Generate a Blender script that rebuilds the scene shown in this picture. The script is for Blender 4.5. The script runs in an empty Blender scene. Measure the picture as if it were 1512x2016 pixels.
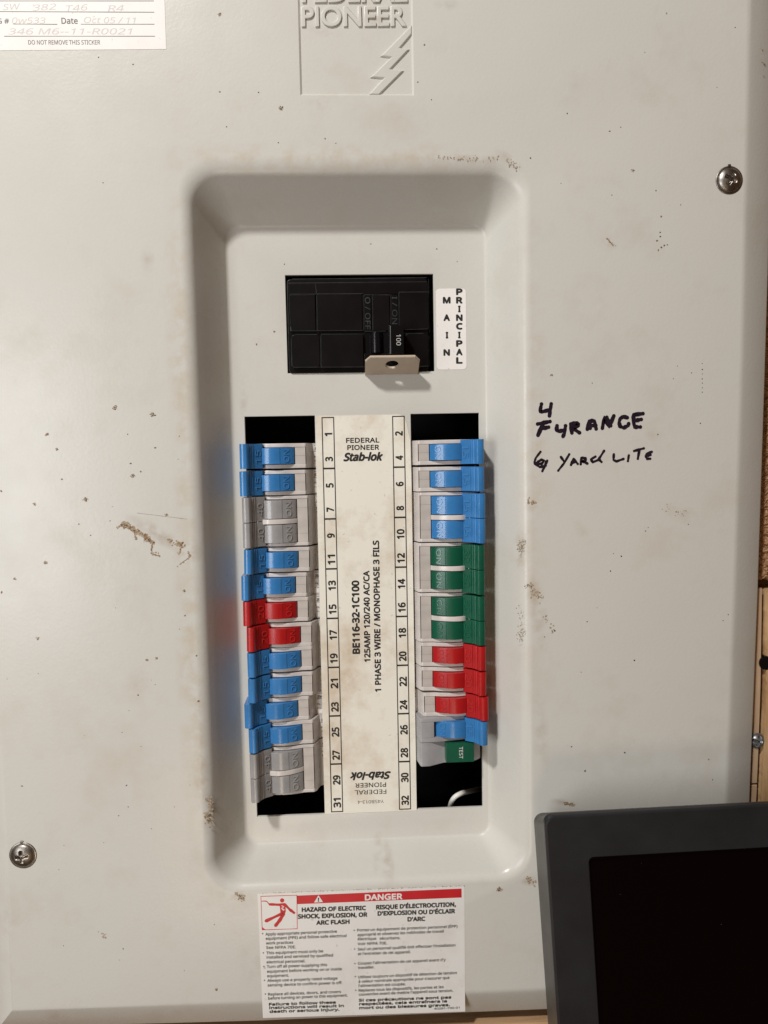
import bpy, bmesh, math, random
import numpy as np
from mathutils import Vector, Matrix
from mathutils.geometry import tessellate_polygon
random.seed(7)
sc = bpy.context.scene
C = sc.collection
MM = 0.001
ZB = 1.45          # height of the panel origin above the floor, metres

# ---------------------------------------------------------------- camera (panel axes in mm: u right, v down, w into the wall)
RC = np.array([[0.99885869, 0.01854488, -0.04401599],
               [-0.02170887, 0.99713, -0.07252918],
               [0.04254462, 0.07340194, 0.99639456]])
CC = np.array([13.5513, 19.3660, -387.4522])
FPX = 1514.0
cam_d = bpy.data.cameras.new('camera'); cam = bpy.data.objects.new('camera', cam_d); C.objects.link(cam)
cam_d.sensor_fit = 'VERTICAL'; cam_d.sensor_height = 24.0
cam_d.lens = 24.0 * FPX / 2016.0
cam_d.clip_start = 0.01; cam_d.clip_end = 50
def W3(d): return Vector((d[0], d[2], -d[1]))
rx, dn, fw = W3(RC[0]), W3(RC[1]), W3(RC[2])
m = Matrix((( rx.x, -dn.x, -fw.x), (rx.y, -dn.y, -fw.y), (rx.z, -dn.z, -fw.z))).to_4x4()
m.translation = W3(CC) * MM + Vector((0, 0, ZB))
cam.matrix_world = m
sc.camera = cam
cam_d.dof.use_dof = False

# ---------------------------------------------------------------- world, lamps, exposure
wd = bpy.data.worlds.new('World'); sc.world = wd; wd.use_nodes = True
bg = wd.node_tree.nodes['Background']; bg.inputs[0].default_value = (1.0, 0.52, 0.24, 1); bg.inputs[1].default_value = 0.085
def lamp(name, pos, tgt, size, energy, color, size_y=None, shape='DISK'):
    d = bpy.data.lights.new(name, 'AREA'); o = bpy.data.objects.new(name, d); C.objects.link(o)
    d.shape = shape; d.size = size
    if size_y: d.size_y = size_y
    d.energy = energy; d.color = color
    p = W3(pos) * MM + Vector((0, 0, ZB)); t = W3(tgt) * MM + Vector((0, 0, ZB))
    o.location = p; o.rotation_euler = (t - p).to_track_quat('-Z', 'Y').to_euler()
    return o
lamp('ceiling_lamp', (-570, -1150, -1000), (-60, -60, 0), 0.13, 22.0, (1.0, 0.965, 0.925))
lamp('window_light', (-640, 60, -900), (20, 20, 0), 0.34, 4.6, (0.95, 0.98, 1.0), 0.50, 'RECTANGLE')
lamp('low_lamp', (-160, 640, -960), (100, 100, 0), 0.26, 1.2, (1.0, 0.80, 0.58))
sc.view_settings.view_transform = 'Standard'; sc.view_settings.look = 'None'
sc.view_settings.exposure = 0.07; sc.view_settings.gamma = 1.0
sc.cycles.max_bounces = 6; sc.cycles.caustics_reflective = False; sc.cycles.caustics_refractive = False

# ---------------------------------------------------------------- helpers
def at(px, py, w=0.0):
    """a photograph pixel read onto the plane at depth w (mm): returns panel u, v"""
    d = RC.T @ np.array([(px - 756) / FPX, (py - 1008) / FPX, 1.0]); t = (w - CC[2]) / d[2]
    X = CC + t * d; return float(X[0]), float(X[1])
def V(p): return (p[0] * MM, p[2] * MM, -p[1] * MM)

def mesh(name, vs, fs, mat=None, smooth=False):
    me = bpy.data.meshes.new(name); me.from_pydata([V(p) for p in vs], [], [list(f) for f in fs]); me.validate()
    if mat: me.materials.append(mat)
    if smooth: me.polygons.foreach_set('use_smooth', [True] * len(me.polygons))
    me.update(); return me
def link(name, me, parent=None, **props):
    o = bpy.data.objects.new(name, me); C.objects.link(o)
    if parent: o.parent = parent
    elif me is not None: o.location = (0, 0, ZB)
    if me is not None and me.get('wn'):
        md = o.modifiers.new('even_normals', 'WEIGHTED_NORMAL'); md.keep_sharp = True; md.weight = 60
    for k, v in props.items(): o[k] = v
    return o
def thing(name, label, cat, pos=(0, 0, 0), group=None):
    o = bpy.data.objects.new(name, None); C.objects.link(o); o.empty_display_size = 0.01
    p = V(pos); o.location = (p[0], p[1], p[2] + ZB); o['label'] = label; o['category'] = cat
    if group: o['group'] = group
    return o

class B:
    """mesh collector in panel millimetres"""
    def __init__(s): s.v = []; s.f = []
    def add(s, vs, fs):
        n = len(s.v); s.v += [tuple(p) for p in vs]; s.f += [tuple(i + n for i in f) for f in fs]; return s
    def box(s, x0, x1, y0, y1, w0, w1, bev=0.0):
        if bev <= 0:
            vs = [(x, y, w) for w in (w0, w1) for y in (y0, y1) for x in (x0, x1)]
            return s.add(vs, [(0, 1, 3, 2), (4, 6, 7, 5), (0, 4, 5, 1), (2, 3, 7, 6), (0, 2, 6, 4), (1, 5, 7, 3)])
        bm = bmesh.new(); bmesh.ops.create_cube(bm, size=1)
        for q in bm.verts: q.co = Vector(((x0 + x1) / 2 + q.co.x * (x1 - x0), (y0 + y1) / 2 + q.co.y * (y1 - y0), (w0 + w1) / 2 + q.co.z * (w1 - w0)))
        bmesh.ops.bevel(bm, geom=bm.edges[:], offset=bev, segments=2, affect='EDGES', profile=0.5)
        return s.bm(bm)
    def bm(s, bm):
        bm.verts.index_update(); vs = [tuple(q.co) for q in bm.verts]; fs = [[q.index for q in f.verts] for f in bm.faces]; bm.free(); return s.add(vs, fs)
    def extr(s, prof, y0, y1, bev=0.0, seg=2):
        """profile (x, w) extruded along y"""
        bm = bmesh.new(); a = [bm.verts.new((p[0], y0, p[1])) for p in prof]; b = [bm.verts.new((p[0], y1, p[1])) for p in prof]
        n = len(prof); bm.faces.new(a); bm.faces.new(b[::-1])
        for i in range(n): bm.faces.new((a[i], b[i], b[(i + 1) % n], a[(i + 1) % n]))
        bmesh.ops.recalc_face_normals(bm, faces=bm.faces[:])
        if bev > 0:
            es = [e for e in bm.edges if len(e.link_faces) == 2 and e.calc_face_angle(0) > 0.5]
            bmesh.ops.bevel(bm, geom=es, offset=bev, segments=seg, affect='EDGES', profile=0.5, clamp_overlap=True)
        return s.bm(bm)
    def prism(s, poly, w0, w1, bev=0.0):
        """outline (x, y) given thickness from w0 (front) to w1 (back)"""
        bm = bmesh.new(); a = [bm.verts.new((p[0], p[1], w0)) for p in poly]; b = [bm.verts.new((p[0], p[1], w1)) for p in poly]
        n = len(poly); ff = bm.faces.new(a); bm.faces.new(b[::-1])
        for i in range(n): bm.faces.new((a[i], b[i], b[(i + 1) % n], a[(i + 1) % n]))
        bmesh.ops.recalc_face_normals(bm, faces=bm.faces[:])
        if bev > 0: bmesh.ops.bevel(bm, geom=list(ff.edges), offset=bev, segments=2, affect='EDGES', profile=0.5)
        return s.bm(bm)
    def done(s, name, mat, parent=None, angle=35, **props):
        me = s.me(name, mat, angle); return link(name, me, parent, **props)
    def me(s, name, mat, angle=35):
        me = mesh(name, s.v, s.f, mat)
        bm = bmesh.new(); bm.from_mesh(me); bmesh.ops.recalc_face_normals(bm, faces=bm.faces[:])
        for f in bm.faces: f.smooth = True
        for e in bm.edges:
            if len(e.link_faces) != 2 or e.calc_face_angle(0) > math.radians(angle): e.smooth = False
        bm.to_mesh(me); bm.free(); me['wn'] = 1; return me

def rrect(x0, x1, y0, y1, r, n=8):
    out = []
    for cx, cy, a0 in ((x1 - r, y0 + r, -90), (x1 - r, y1 - r, 0), (x0 + r, y1 - r, 90), (x0 + r, y0 + r, 180)):
        for i in range(n + 1):
            a = math.radians(a0 + 90 * i / n); out.append((cx + r * math.cos(a), cy + r * math.sin(a)))
    return out

# text -> mesh, fitted on a baseline (Blender's own bundled sans serif; its built-in face if that is missing)
import os
FONT = None
try:
    FONT = bpy.data.fonts.load(os.path.join(bpy.utils.system_resource('DATAFILES'), 'fonts', 'NotoSansHebrew-Regular.woff2'))
except Exception: pass
def glyphs(s, bold=0.0, shear=0.0, extrude=0.0, bevel=0.0, res=3):
    cu = bpy.data.curves.new('t', 'FONT'); cu.body = s; cu.size = 1.0
    if FONT and not bevel: cu.font = FONT
    cu.offset = 0.0; cu.shear = shear
    cu.extrude = 0.004 if bevel else extrude; cu.bevel_depth = bevel; cu.bevel_resolution = 2; cu.resolution_u = res
    ob = bpy.data.objects.new('t', cu); C.objects.link(ob)
    dg = bpy.context.evaluated_depsgraph_get(); dg.update()
    me = bpy.data.meshes.new_from_object(ob.evaluated_get(dg))
    vs = np.array([tuple(q.co) for q in me.vertices]); fs = [tuple(p.vertices) for p in me.polygons]
    bpy.data.objects.remove(ob); bpy.data.curves.remove(cu); bpy.data.meshes.remove(me)
    return vs, fs
CAPH = {}
def text_on(b, s, o, xd, yd, width, cap, bold=0.015, shear=0.0, nrm=None, thick=0.0, res=3, bevel=0.0):
    """write s from baseline start o along xd (unit), up along yd; width and cap height in mm"""
    fk = bool(bevel)
    if fk not in CAPH:
        q, _ = glyphs('H', bevel=bevel); CAPH[fk] = q[:, 1].max()
    vs, fs = glyphs(s, bold, shear, 0.5 if thick else 0.0, bevel, res)
    x0, x1 = vs[:, 0].min(), vs[:, 0].max()
    sx = width / (x1 - x0) if width else cap / CAPH[fk]
    o, xd, yd = np.array(o, float), np.array(xd, float), np.array(yd, float)
    n = np.array(nrm, float) if nrm is not None else np.cross(xd, yd)
    zz = vs[:, 2]; zr = (zz.max() - zz.min()) or 1
    P = o + np.outer((vs[:, 0] - x0) * sx, xd) + np.outer(vs[:, 1] * cap / CAPH[fk], yd) + np.outer((zz - zz.min()) / zr * thick, n)
    # heavier weights: the same outline laid down again, nudged round a small circle, each a hair proud of the last
    steps = [(0, 0)] if bold <= 0 or thick else [(0, 0)] + [(math.cos(a_), math.sin(a_)) for a_ in np.arange(8) * math.pi / 4]
    for i_, (dx_, dy_) in enumerate(steps):
        b.add([tuple(p) for p in P + bold * cap * 1.35 * (dx_ * xd + dy_ * yd) + np.array([0, 0, -.0035 * i_])], fs)
    return b
def text_px(b, s, p0, p1, caph, w, **k):
    """baseline start/end and cap height in photograph pixels, laid on the plane at depth w"""
    a = np.array(at(p0[0], p0[1], w)); e = np.array(at(p1[0], p1[1], w)); d = e - a; L = np.linalg.norm(d); d /= L
    return text_on(b, s, (a[0], a[1], w), (d[0], d[1], 0), (d[1], -d[0], 0), L, caph * (w - CC[2]) / FPX, **k)
def ribbon(b, pts, wid, w, n=6):
    """flat pen stroke with round ends; pts and widths in mm"""
    P = [np.array(p, float) for p in pts]
    Q = [P[0]]
    for i in range(len(P) - 1):
        p0 = P[max(i - 1, 0)]; p1 = P[i]; p2 = P[i + 1]; p3 = P[min(i + 2, len(P) - 1)]
        for t in (0.25, 0.5, 0.75, 1.0):
            Q.append(0.5 * ((2 * p1) + (p2 - p0) * t + (2 * p0 - 5 * p1 + 4 * p2 - p3) * t * t * .8 + (3 * p1 - p0 - 3 * p2 + p3) * t ** 3 * .8) if False else p1 + (p2 - p1) * t)
    vs = []; m_ = len(Q)
    for i, q in enumerate(Q):
        d = Q[min(i + 1, m_ - 1)] - Q[max(i - 1, 0)]; d /= (np.linalg.norm(d) + 1e-9); nn = np.array([-d[1], d[0]])
        ww = wid * (0.5 + (0.05 * math.sin(i * 1.7 + wid * 9) + 0.07 * math.sin(i * .61 + q[0]))); vs += [tuple(q + nn * ww) + (w,), tuple(q - nn * ww) + (w,)]
    fs = [(2 * i, 2 * i + 1, 2 * i + 3, 2 * i + 2) for i in range(m_ - 1)]
    b.add(vs, fs)
    for k_, q in enumerate((Q[0], Q[-1])):
        b.add([(q[0] + wid / 2 * math.cos(a * math.pi / n), q[1] + wid / 2 * math.sin(a * math.pi / n), w - 0.006 * (k_ + 1)) for a in range(2 * n)], [tuple(range(2 * n))])
    return b

# ---------------------------------------------------------------- materials
def mat(name, col, rough=0.5, metal=0.0, bump=None, spec=0.5, coat=0.0, var=0.0, vscale=60, coat_r=0.1):
    M_ = bpy.data.materials.new(name); M_.use_nodes = True; nt = M_.node_tree; p = nt.nodes['Principled BSDF']
    p.inputs['Base Color'].default_value = (*col, 1); p.inputs['Roughness'].default_value = rough; p.inputs['Metallic'].default_value = metal
    p.inputs['Specular IOR Level'].default_value = spec; p.inputs['Coat Weight'].default_value = coat; p.inputs['Coat Roughness'].default_value = coat_r
    tc = nt.nodes.new('ShaderNodeTexCoord')
    if var > 0:
        n = nt.nodes.new('ShaderNodeTexNoise'); n.inputs['Scale'].default_value = vscale; n.inputs['Detail'].default_value = 6; nt.links.new(tc.outputs['Object'], n.inputs['Vector'])
        r = nt.nodes.new('ShaderNodeValToRGB'); r.color_ramp.elements[0].position = 0.3; r.color_ramp.elements[1].position = 0.7
        r.color_ramp.elements[0].color = (*[c * (1 - var) for c in col], 1); r.color_ramp.elements[1].color = (*[min(1, c * (1 + var * .5)) for c in col], 1)
        nt.links.new(n.outputs['Fac'], r.inputs[0]); nt.links.new(r.outputs[0], p.inputs['Base Color'])
    if bump:
        bn = nt.nodes.new('ShaderNodeBump'); bn.inputs['Strength'].default_value = bump[1]; bn.inputs['Distance'].default_value = bump[2]
        n2 = nt.nodes.new('ShaderNodeTexNoise'); n2.inputs['Scale'].default_value = bump[0]; n2.inputs['Detail'].default_value = 3
        nt.links.new(tc.outputs['Object'], n2.inputs['Vector']); nt.links.new(n2.outputs['Fac'], bn.inputs['Height']); nt.links.new(bn.outputs[0], p.inputs['Normal'])
    return M_
def N(nt, kind, **k):
    n = nt.nodes.new(kind)
    for a, b_ in k.items():
        if a.startswith('i_'): n.inputs[int(a[2:])].default_value = b_
        else: setattr(n, a, b_)
    return n

def paint():
    M_ = bpy.data.materials.new('enamel_paint'); M_.use_nodes = True; nt = M_.node_tree; L = nt.links.new; p = nt.nodes['Principled BSDF']
    geo = N(nt, 'ShaderNodeNewGeometry')
    p.inputs['Roughness'].default_value = 0.30; p.inputs['Specular IOR Level'].default_value = 0.30
    base = (0.572, 0.570, 0.534, 1)
    def mixc(fac, a, b_):
        x = N(nt, 'ShaderNodeMix', data_type='RGBA'); L(fac, x.inputs[0])
        if isinstance(a, tuple): x.inputs[6].default_value = a
        else: L(a, x.inputs[6])
        x.inputs[7].default_value = b_; return x.outputs[2]
    def noise(scale, detail=5, rough=.6):
        n = N(nt, 'ShaderNodeTexNoise'); n.inputs['Scale'].default_value = scale; n.inputs['Detail'].default_value = detail; n.inputs['Roughness'].default_value = rough
        L(geo.outputs['Position'], n.inputs['Vector']); return n.outputs['Fac']
    def ramp(src, a, b_, hi=1.0):
        r = N(nt, 'ShaderNodeMapRange', clamp=True); L(src, r.inputs[0]); r.inputs[1].default_value = a; r.inputs[2].default_value = b_; r.inputs[4].default_value = hi; return r.outputs[0]
    def mul(a, b_):
        q = N(nt, 'ShaderNodeMath', operation='MULTIPLY'); L(a, q.inputs[0])
        if isinstance(b_, float): q.inputs[1].default_value = b_
        else: L(b_, q.inputs[1])
        return q.outputs[0]
    c = mixc(ramp(noise(9, 3), .35, .7, .5), base, (0.588, 0.562, 0.518, 1))
    c = mixc(ramp(noise(30, 6, .7), .52, .8, .32), c, (0.44, 0.38, 0.28, 1))
    # handled, grimy places: shape of their own, broken up by fine noise
    def blot(px, py, w, rx_, ry_, rot, amount, col):
        nonlocal c
        u, v = at(px, py, w)
        mp = N(nt, 'ShaderNodeMapping', vector_type='TEXTURE'); L(geo.outputs['Position'], mp.inputs['Vector'])
        mp.inputs['Location'].default_value = (u * MM, w * MM, -v * MM + ZB); mp.inputs['Rotation'].default_value = (0, math.radians(rot), 0)
        mp.inputs['Scale'].default_value = (rx_ * MM, 0.06, ry_ * MM)
        g = N(nt, 'ShaderNodeVectorMath', operation='LENGTH'); L(mp.outputs[0], g.inputs[0])
        r = N(nt, 'ShaderNodeMapRange', clamp=True); L(g.outputs['Value'], r.inputs[0]); r.inputs[1].default_value = 1.0; r.inputs[2].default_value = 0.0
        fac = mul(mul(r.outputs[0], ramp(noise(150, 6, .62), .40, .68)), amount * .62)
        c = mixc(fac, c, col)
    mud = (0.27, 0.185, 0.10, 1)
    for a in ((310, 1052, -22, 19, 4.5, 32, 1.0), (372, 1085, -22, 7, 7, 0, .9), (415, 1600, -22, 5, 12, 8, .9), (462, 1762, -22, 10, 3.5, 10, .9), (900, 312, -22, 26, 2.4, 2, .75),
              (1000, 318, -20, 9, 3, 35, .7), (1028, 1085, -22, 4, 12, 0, .9), (1048, 1165, -22, 4, 7, 0, .8), (1062, 1215, -22, 5, 22, -8, .6), (1110, 1580, -22, 8, 2.2, 8, .9),
              (1045, 1000, -22, 4, 2, 0, .8), (1150, 1050, -22, 10, 4, 50, .35), (1340, 1010, -22, 15, 5, 25, .45), (1065, 1450, -22, 5, 25, -4, .5), (1042, 1735, -22, 5, 3, 0, .9),
              (1290, 855, -22, 6, 4, 0, .35), (765, 1715, -20, 4, 9, 0, .7), (745, 1690, -16, 3, 8, 10, .7), (400, 1540, -20, 5, 22, -4, .7), (392, 1420, -20, 4, 30, -4, .45), (480, 780, -1, 2.5, 14, 5, .6), (740, 38, -22, 5, 3, 0, .5), (640, 60, -22, 9, 3, 8, .5), (630, 205, -22, 7, 3, 8, .6),
              (290, 510, -22, 4, 7, 0, .5), (500, 1900, -22, 10, 14, 0, .35), (880, 10, -22, 7, 3, 0, .6), (1200, 475, -22, 6, 3, 40, .6), (270, 1345, -22, 7, 12, 0, .25), (120, 1985, -14, 8, 4, 0, .7),
              (365, 1980, -14, 7, 4, 0, .5), (20, 1800, -18, 8, 16, 0, .3)):
        blot(*a, mud)
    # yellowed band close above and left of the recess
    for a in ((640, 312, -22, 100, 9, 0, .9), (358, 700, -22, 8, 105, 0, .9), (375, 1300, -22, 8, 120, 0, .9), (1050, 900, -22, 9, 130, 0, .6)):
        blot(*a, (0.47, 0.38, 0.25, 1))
    L(c, p.inputs['Base Color'])
    bn = N(nt, 'ShaderNodeBump'); bn.inputs['Strength'].default_value = 0.35; bn.inputs['Distance'].default_value = 0.00012; L(noise(650, 2), bn.inputs['Height'])
    b2 = N(nt, 'ShaderNodeBump'); b2.inputs['Strength'].default_value = 0.5; b2.inputs['Distance'].default_value = 0.0009; L(noise(16, 2), b2.inputs['Height']); L(b2.outputs[0], bn.inputs['Normal'])
    L(bn.outputs[0], p.inputs['Normal'])
    rr = ramp(noise(60, 4), .3, .8); q = N(nt, 'ShaderNodeMapRange'); L(rr, q.inputs[0]); q.inputs[3].default_value = .24; q.inputs[4].default_value = .35; L(q.outputs[0], p.inputs['Roughness'])
    return M_
PAINT = paint()
def paper(name, base, stain, s1=35, amt=.8, lo=.48, hi=.75, rough=.45):
    M_ = mat(name, base, rough); nt = M_.node_tree; L = nt.links.new; p = nt.nodes['Principled BSDF']
    tc = N(nt, 'ShaderNodeTexCoord'); n = N(nt, 'ShaderNodeTexNoise'); n.inputs['Scale'].default_value = s1; n.inputs['Detail'].default_value = 7; n.inputs['Roughness'].default_value = .68; L(tc.outputs['Object'], n.inputs['Vector'])
    r = N(nt, 'ShaderNodeMapRange', clamp=True); L(n.outputs['Fac'], r.inputs[0]); r.inputs[1].default_value = lo; r.inputs[2].default_value = hi; r.inputs[4].default_value = amt
    x = N(nt, 'ShaderNodeMix', data_type='RGBA'); L(r.outputs[0], x.inputs[0]); x.inputs[6].default_value = (*base, 1); x.inputs[7].default_value = (*stain, 1)
    n3 = N(nt, 'ShaderNodeTexNoise'); n3.inputs['Scale'].default_value = 420; n3.inputs['Detail'].default_value = 4; L(tc.outputs['Object'], n3.inputs['Vector'])
    r3 = N(nt, 'ShaderNodeMapRange', clamp=True); L(n3.outputs['Fac'], r3.inputs[0]); r3.inputs[1].default_value = .66; r3.inputs[2].default_value = .76; r3.inputs[4].default_value = .45
    x3 = N(nt, 'ShaderNodeMix', data_type='RGBA'); L(r3.outputs[0], x3.inputs[0]); L(x.outputs[2], x3.inputs[6]); x3.inputs[7].default_value = (*[c * .45 for c in stain], 1)
    L(x3.outputs[2], p.inputs['Base Color']); return M_
M_INDEX = paper('index_paper', (0.78, 0.76, 0.68), (0.42, 0.28, 0.14), 22, .72, .48, .73)
M_STK = paper('sticker_vinyl', (0.72, 0.72, 0.705), (0.45, 0.43, 0.36), 40, .35, .5, .8, .3)
M_STKW = paper('sticker_paper', (0.80, 0.785, 0.765), (0.55, 0.5, 0.45), 30, .25, .5, .8, .5)
M_INK = mat('black_ink', (0.014, 0.013, 0.013), 0.5)
M_MARK = mat('marker_ink', (0.016, 0.010, 0.020), 0.3, var=.5, vscale=300)
M_GREYINK = mat('grey_ink', (0.16, 0.15, 0.15), 0.6)
M_PENCIL = mat('faded_pen', (0.60, 0.585, 0.575), 0.6)
M_RED = mat('red_print', (0.52, 0.012, 0.022), 0.35, var=.15, vscale=80)
M_WHITEP = mat('white_print', (0.74, 0.72, 0.71), 0.4)
def plastic(n, c, r=.32): return mat(n, c, r, bump=(900, .16, .00012), var=.24, vscale=85)
M_SHELL = plastic('ivory_plastic', (0.64, 0.60, 0.575), .25)
M_SQ = plastic('cream_plastic', (0.53, 0.49, 0.455), .42)
M_AFCI = plastic('grey_body_plastic', (0.36, 0.36, 0.375), .33)
COL = {'blue': plastic('blue_plastic', (0.038, 0.20, 0.49), .22), 'grey': plastic('grey_plastic', (0.32, 0.315, 0.318), .22),
       'red': plastic('red_plastic', (0.43, 0.010, 0.012), .3), 'green': plastic('green_plastic', (0.003, 0.092, 0.050), .3)}
LET = {'blue': plastic('blue_plastic_letter', (0.06, 0.25, 0.56), .16), 'grey': plastic('grey_plastic_letter', (0.37, 0.365, 0.365), .2),
       'red': plastic('red_plastic_letter', (0.56, 0.03, 0.03), .16), 'green': plastic('green_plastic_letter', (0.01, 0.14, 0.08), .16)}
M_BLK = mat('black_bakelite', (0.0045, 0.0035, 0.004), 0.34, spec=.22, bump=(500, .2, .0001), var=.5, vscale=90)
M_WEAR = mat('scuffed_edge', (0.035, 0.035, 0.037), 0.5, var=.7, vscale=220)
M_LEVER = mat('black_lever', (0.004, 0.004, 0.005), 0.22, spec=.35)
M_TAB = mat('cream_tab_paint', (0.48, 0.40, 0.31), 0.38, bump=(500, .2, .0001), var=.1, vscale=100)
M_CHROME = mat('nickel', (0.36, 0.335, 0.305), 0.38, 1.0, bump=(260, .5, .0003), var=.5, vscale=240)
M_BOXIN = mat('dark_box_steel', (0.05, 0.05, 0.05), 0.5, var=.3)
M_WIRE = mat('white_wire', (0.82, 0.8, 0.75), 0.4)
M_MUD = mat('dried_mud', (0.27, 0.18, 0.105), 0.85, var=.6, vscale=900)
M_MUDD = mat('dark_speck', (0.06, 0.042, 0.028), 0.8, var=.4, vscale=900)
M_MUDP = mat('pale_splash', (0.40, 0.32, 0.23), 0.7, var=.3, vscale=900)
M_BEZEL = mat('charcoal_bezel', (0.0145, 0.0150, 0.0185), 0.46, spec=.4, bump=(2600, .35, .0002), var=.25, vscale=60)
M_SHELLM = mat('monitor_side', (0.06, 0.057, 0.053), 0.42, bump=(1200, .3, .0002), var=.3, vscale=90)
M_SCREEN = mat('black_screen', (0.0022, 0.0008, 0.0008), 0.3, spec=.1)
def wood(name, a, b_, scale=(14, 14, 2.0), rough=.7):
    M_ = mat(name, a, rough); nt = M_.node_tree; L = nt.links.new; p = nt.nodes['Principled BSDF']
    tc = N(nt, 'ShaderNodeTexCoord'); mp = N(nt, 'ShaderNodeMapping'); mp.inputs['Scale'].default_value = scale; L(tc.outputs['Object'], mp.inputs[0])
    n = N(nt, 'ShaderNodeTexNoise'); n.inputs['Scale'].default_value = 9; n.inputs['Detail'].default_value = 8; n.inputs['Roughness'].default_value = .65; L(mp.outputs[0], n.inputs['Vector'])
    r = N(nt, 'ShaderNodeValToRGB'); r.color_ramp.elements[0].position = .35; r.color_ramp.elements[0].color = (*b_, 1); r.color_ramp.elements[1].position = .65; r.color_ramp.elements[1].color = (*a, 1)
    L(n.outputs['Fac'], r.inputs[0]); L(r.outputs[0], p.inputs['Base Color'])
    bn = N(nt, 'ShaderNodeBump'); bn.inputs['Strength'].default_value = .6; bn.inputs['Distance'].default_value = .0005; L(n.outputs['Fac'], bn.inputs['Height']); L(bn.outputs[0], p.inputs['Normal'])
    return M_
M_WOODV = wood('tan_wood', (0.50, 0.35, 0.225), (0.37, 0.245, 0.15))
M_WOODH = wood('pine_wood', (0.52, 0.34, 0.19), (0.33, 0.19, 0.095), (2.0, 14, 14))
M_EDGE = wood('split_wood', (0.66, 0.45, 0.24), (0.38, 0.22, 0.10))
M_FIBRE = wood('brown_fibre', (0.50, 0.30, 0.16), (0.20, 0.10, 0.045), (60, 60, 60), .9)

# ---------------------------------------------------------------- setting: the wall behind
b = B(); b.box(-600, 700, -600, 700, 110, 125)
b.done('wall', wood('plywood_wall', (0.30, 0.2, 0.12), (0.2, 0.12, 0.07)), kind='structure')

# ---------------------------------------------------------------- panel cover
cover = thing('panel_cover', 'large ivory painted steel breaker panel cover with deep recess, splashed with mud', 'panel cover', (0, 0, -22))
CO = (0, 0, -22)                     # its origin; children are stored relative to it
def rel(vs, o=CO): return [(p[0] - o[0], p[1] - o[1], p[2] - o[2]) for p in vs]
b = B()
WF = -22.0
outer = [(-154, -246), (202.0, -246), (201.8, -165), (201, -25), (199, 90), (196.6, 190), (194, 288.3), (100, 288), (-40, 287.5), (-156.5, 285.5), (-155, 187), (-154, 0)]
edge = [(-168, -258), (220.5, -258), (219.6, -165), (217.6, -14), (216.0, 90), (213.6, 197), (211.4, 305.7), (108, 305.5), (-40, 304), (-168, 301), (-167.2, 187), (-167.2, 0)]
RIM = (-62.6, 100.8, -118.8, 232.4); FLR = (-43.3, 81.6, -91.2, 217.6)
R0, R1 = 17.0, 6.5
# wall profile: (fraction of run, depth)
RUN, DEP, RF, RB = 18.0, 22.0, 6.6, 2.2
a_best = min((abs((RUN - (RB + RF) * math.sin(a)) * math.sin(a) - (DEP - RB - RF + (RB + RF) * math.cos(a)) * math.cos(a)), a) for a in [math.radians(x / 10) for x in range(200, 890)])[1]
prof = [(RF * math.sin(a_best * i / 8), RF - RF * math.cos(a_best * i / 8)) for i in range(9)]
l0, l1 = prof[-1], (RUN - RB * math.sin(a_best), DEP - RB + RB * math.cos(a_best))
prof += [(l0[0] + (l1[0] - l0[0]) * t, l0[1] + (l1[1] - l0[1]) * t) for t in (.25, .5, .75)]
prof += [(RUN - RB * math.sin(a_best * (1 - i / 6)), DEP - RB + RB * math.cos(a_best * (1 - i / 6))) for i in range(7)]
NC = 14
rings = []
for s_, d_ in prof:
    f = s_ / RUN; q = [RIM[i] + (FLR[i] - RIM[i]) * f for i in range(4)]
    rings.append([(x, y, WF + d_) for x, y in rrect(q[0], q[1], q[2], q[3], R0 + (R1 - R0) * f, NC)])
for i in range(len(rings) - 1):
    n = len(rings[0]); b.add(rings[i] + rings[i + 1], [(k, (k + 1) % n, n + (k + 1) % n, n + k) for k in range(n)])
n_rec = len(b.f)
# logo field: pressed 0.7 mm into the cover
LX0, LX1, LY0, LY1 = -5.6, 46.6, -205.0, -145.3
lg0 = [(LX0, LY0), (LX1, LY0), (LX1, LY1), (LX0, LY1)]
lg1 = [(LX0 + .9, LY0 + .9), (LX1 - .9, LY0 + .9), (LX1 - .9, LY1 - .9), (LX0 + .9, LY1 - .9)]
b.add([(x, y, WF) for x, y in lg0] + [(x, y, WF + .7) for x, y in lg1], [(k, (k + 1) % 4, 4 + (k + 1) % 4, 4 + k) for k in range(4)] + [(4, 5, 6, 7)])
def holed(b, loops, w):
    vs = [Vector((x, y, 0)) for L_ in loops for x, y in L_]
    tr = tessellate_polygon([[Vector((x, y, 0)) for x, y in L_] for L_ in loops])
    b.add([(q.x, q.y, w) for q in vs], tr)
holed(b, [outer, [(x, y) for x, y, _ in rings[0]], lg0], WF)
# folded border: rounded start, slope, small lip
def off(a_, e_, t): return [(p[0] + (q[0] - p[0]) * t, p[1] + (q[1] - p[1]) * t) for p, q in zip(a_, e_)]
bl = [(0, 0), (.08, .15), (.16, .6), (.25, 1.3), (.95, 6.6), (1.0, 7.3), (1.0, 16)]
for (t0, d0), (t1, d1) in zip(bl, bl[1:]):
    A_, E_ = off(outer, edge, t0), off(outer, edge, t1); n = len(outer)
    b.add([(x, y, WF + d0) for x, y in A_] + [(x, y, WF + d1) for x, y in E_], [(k, (k + 1) % n, n + (k + 1) % n, n + k) for k in range(n)])
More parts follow.
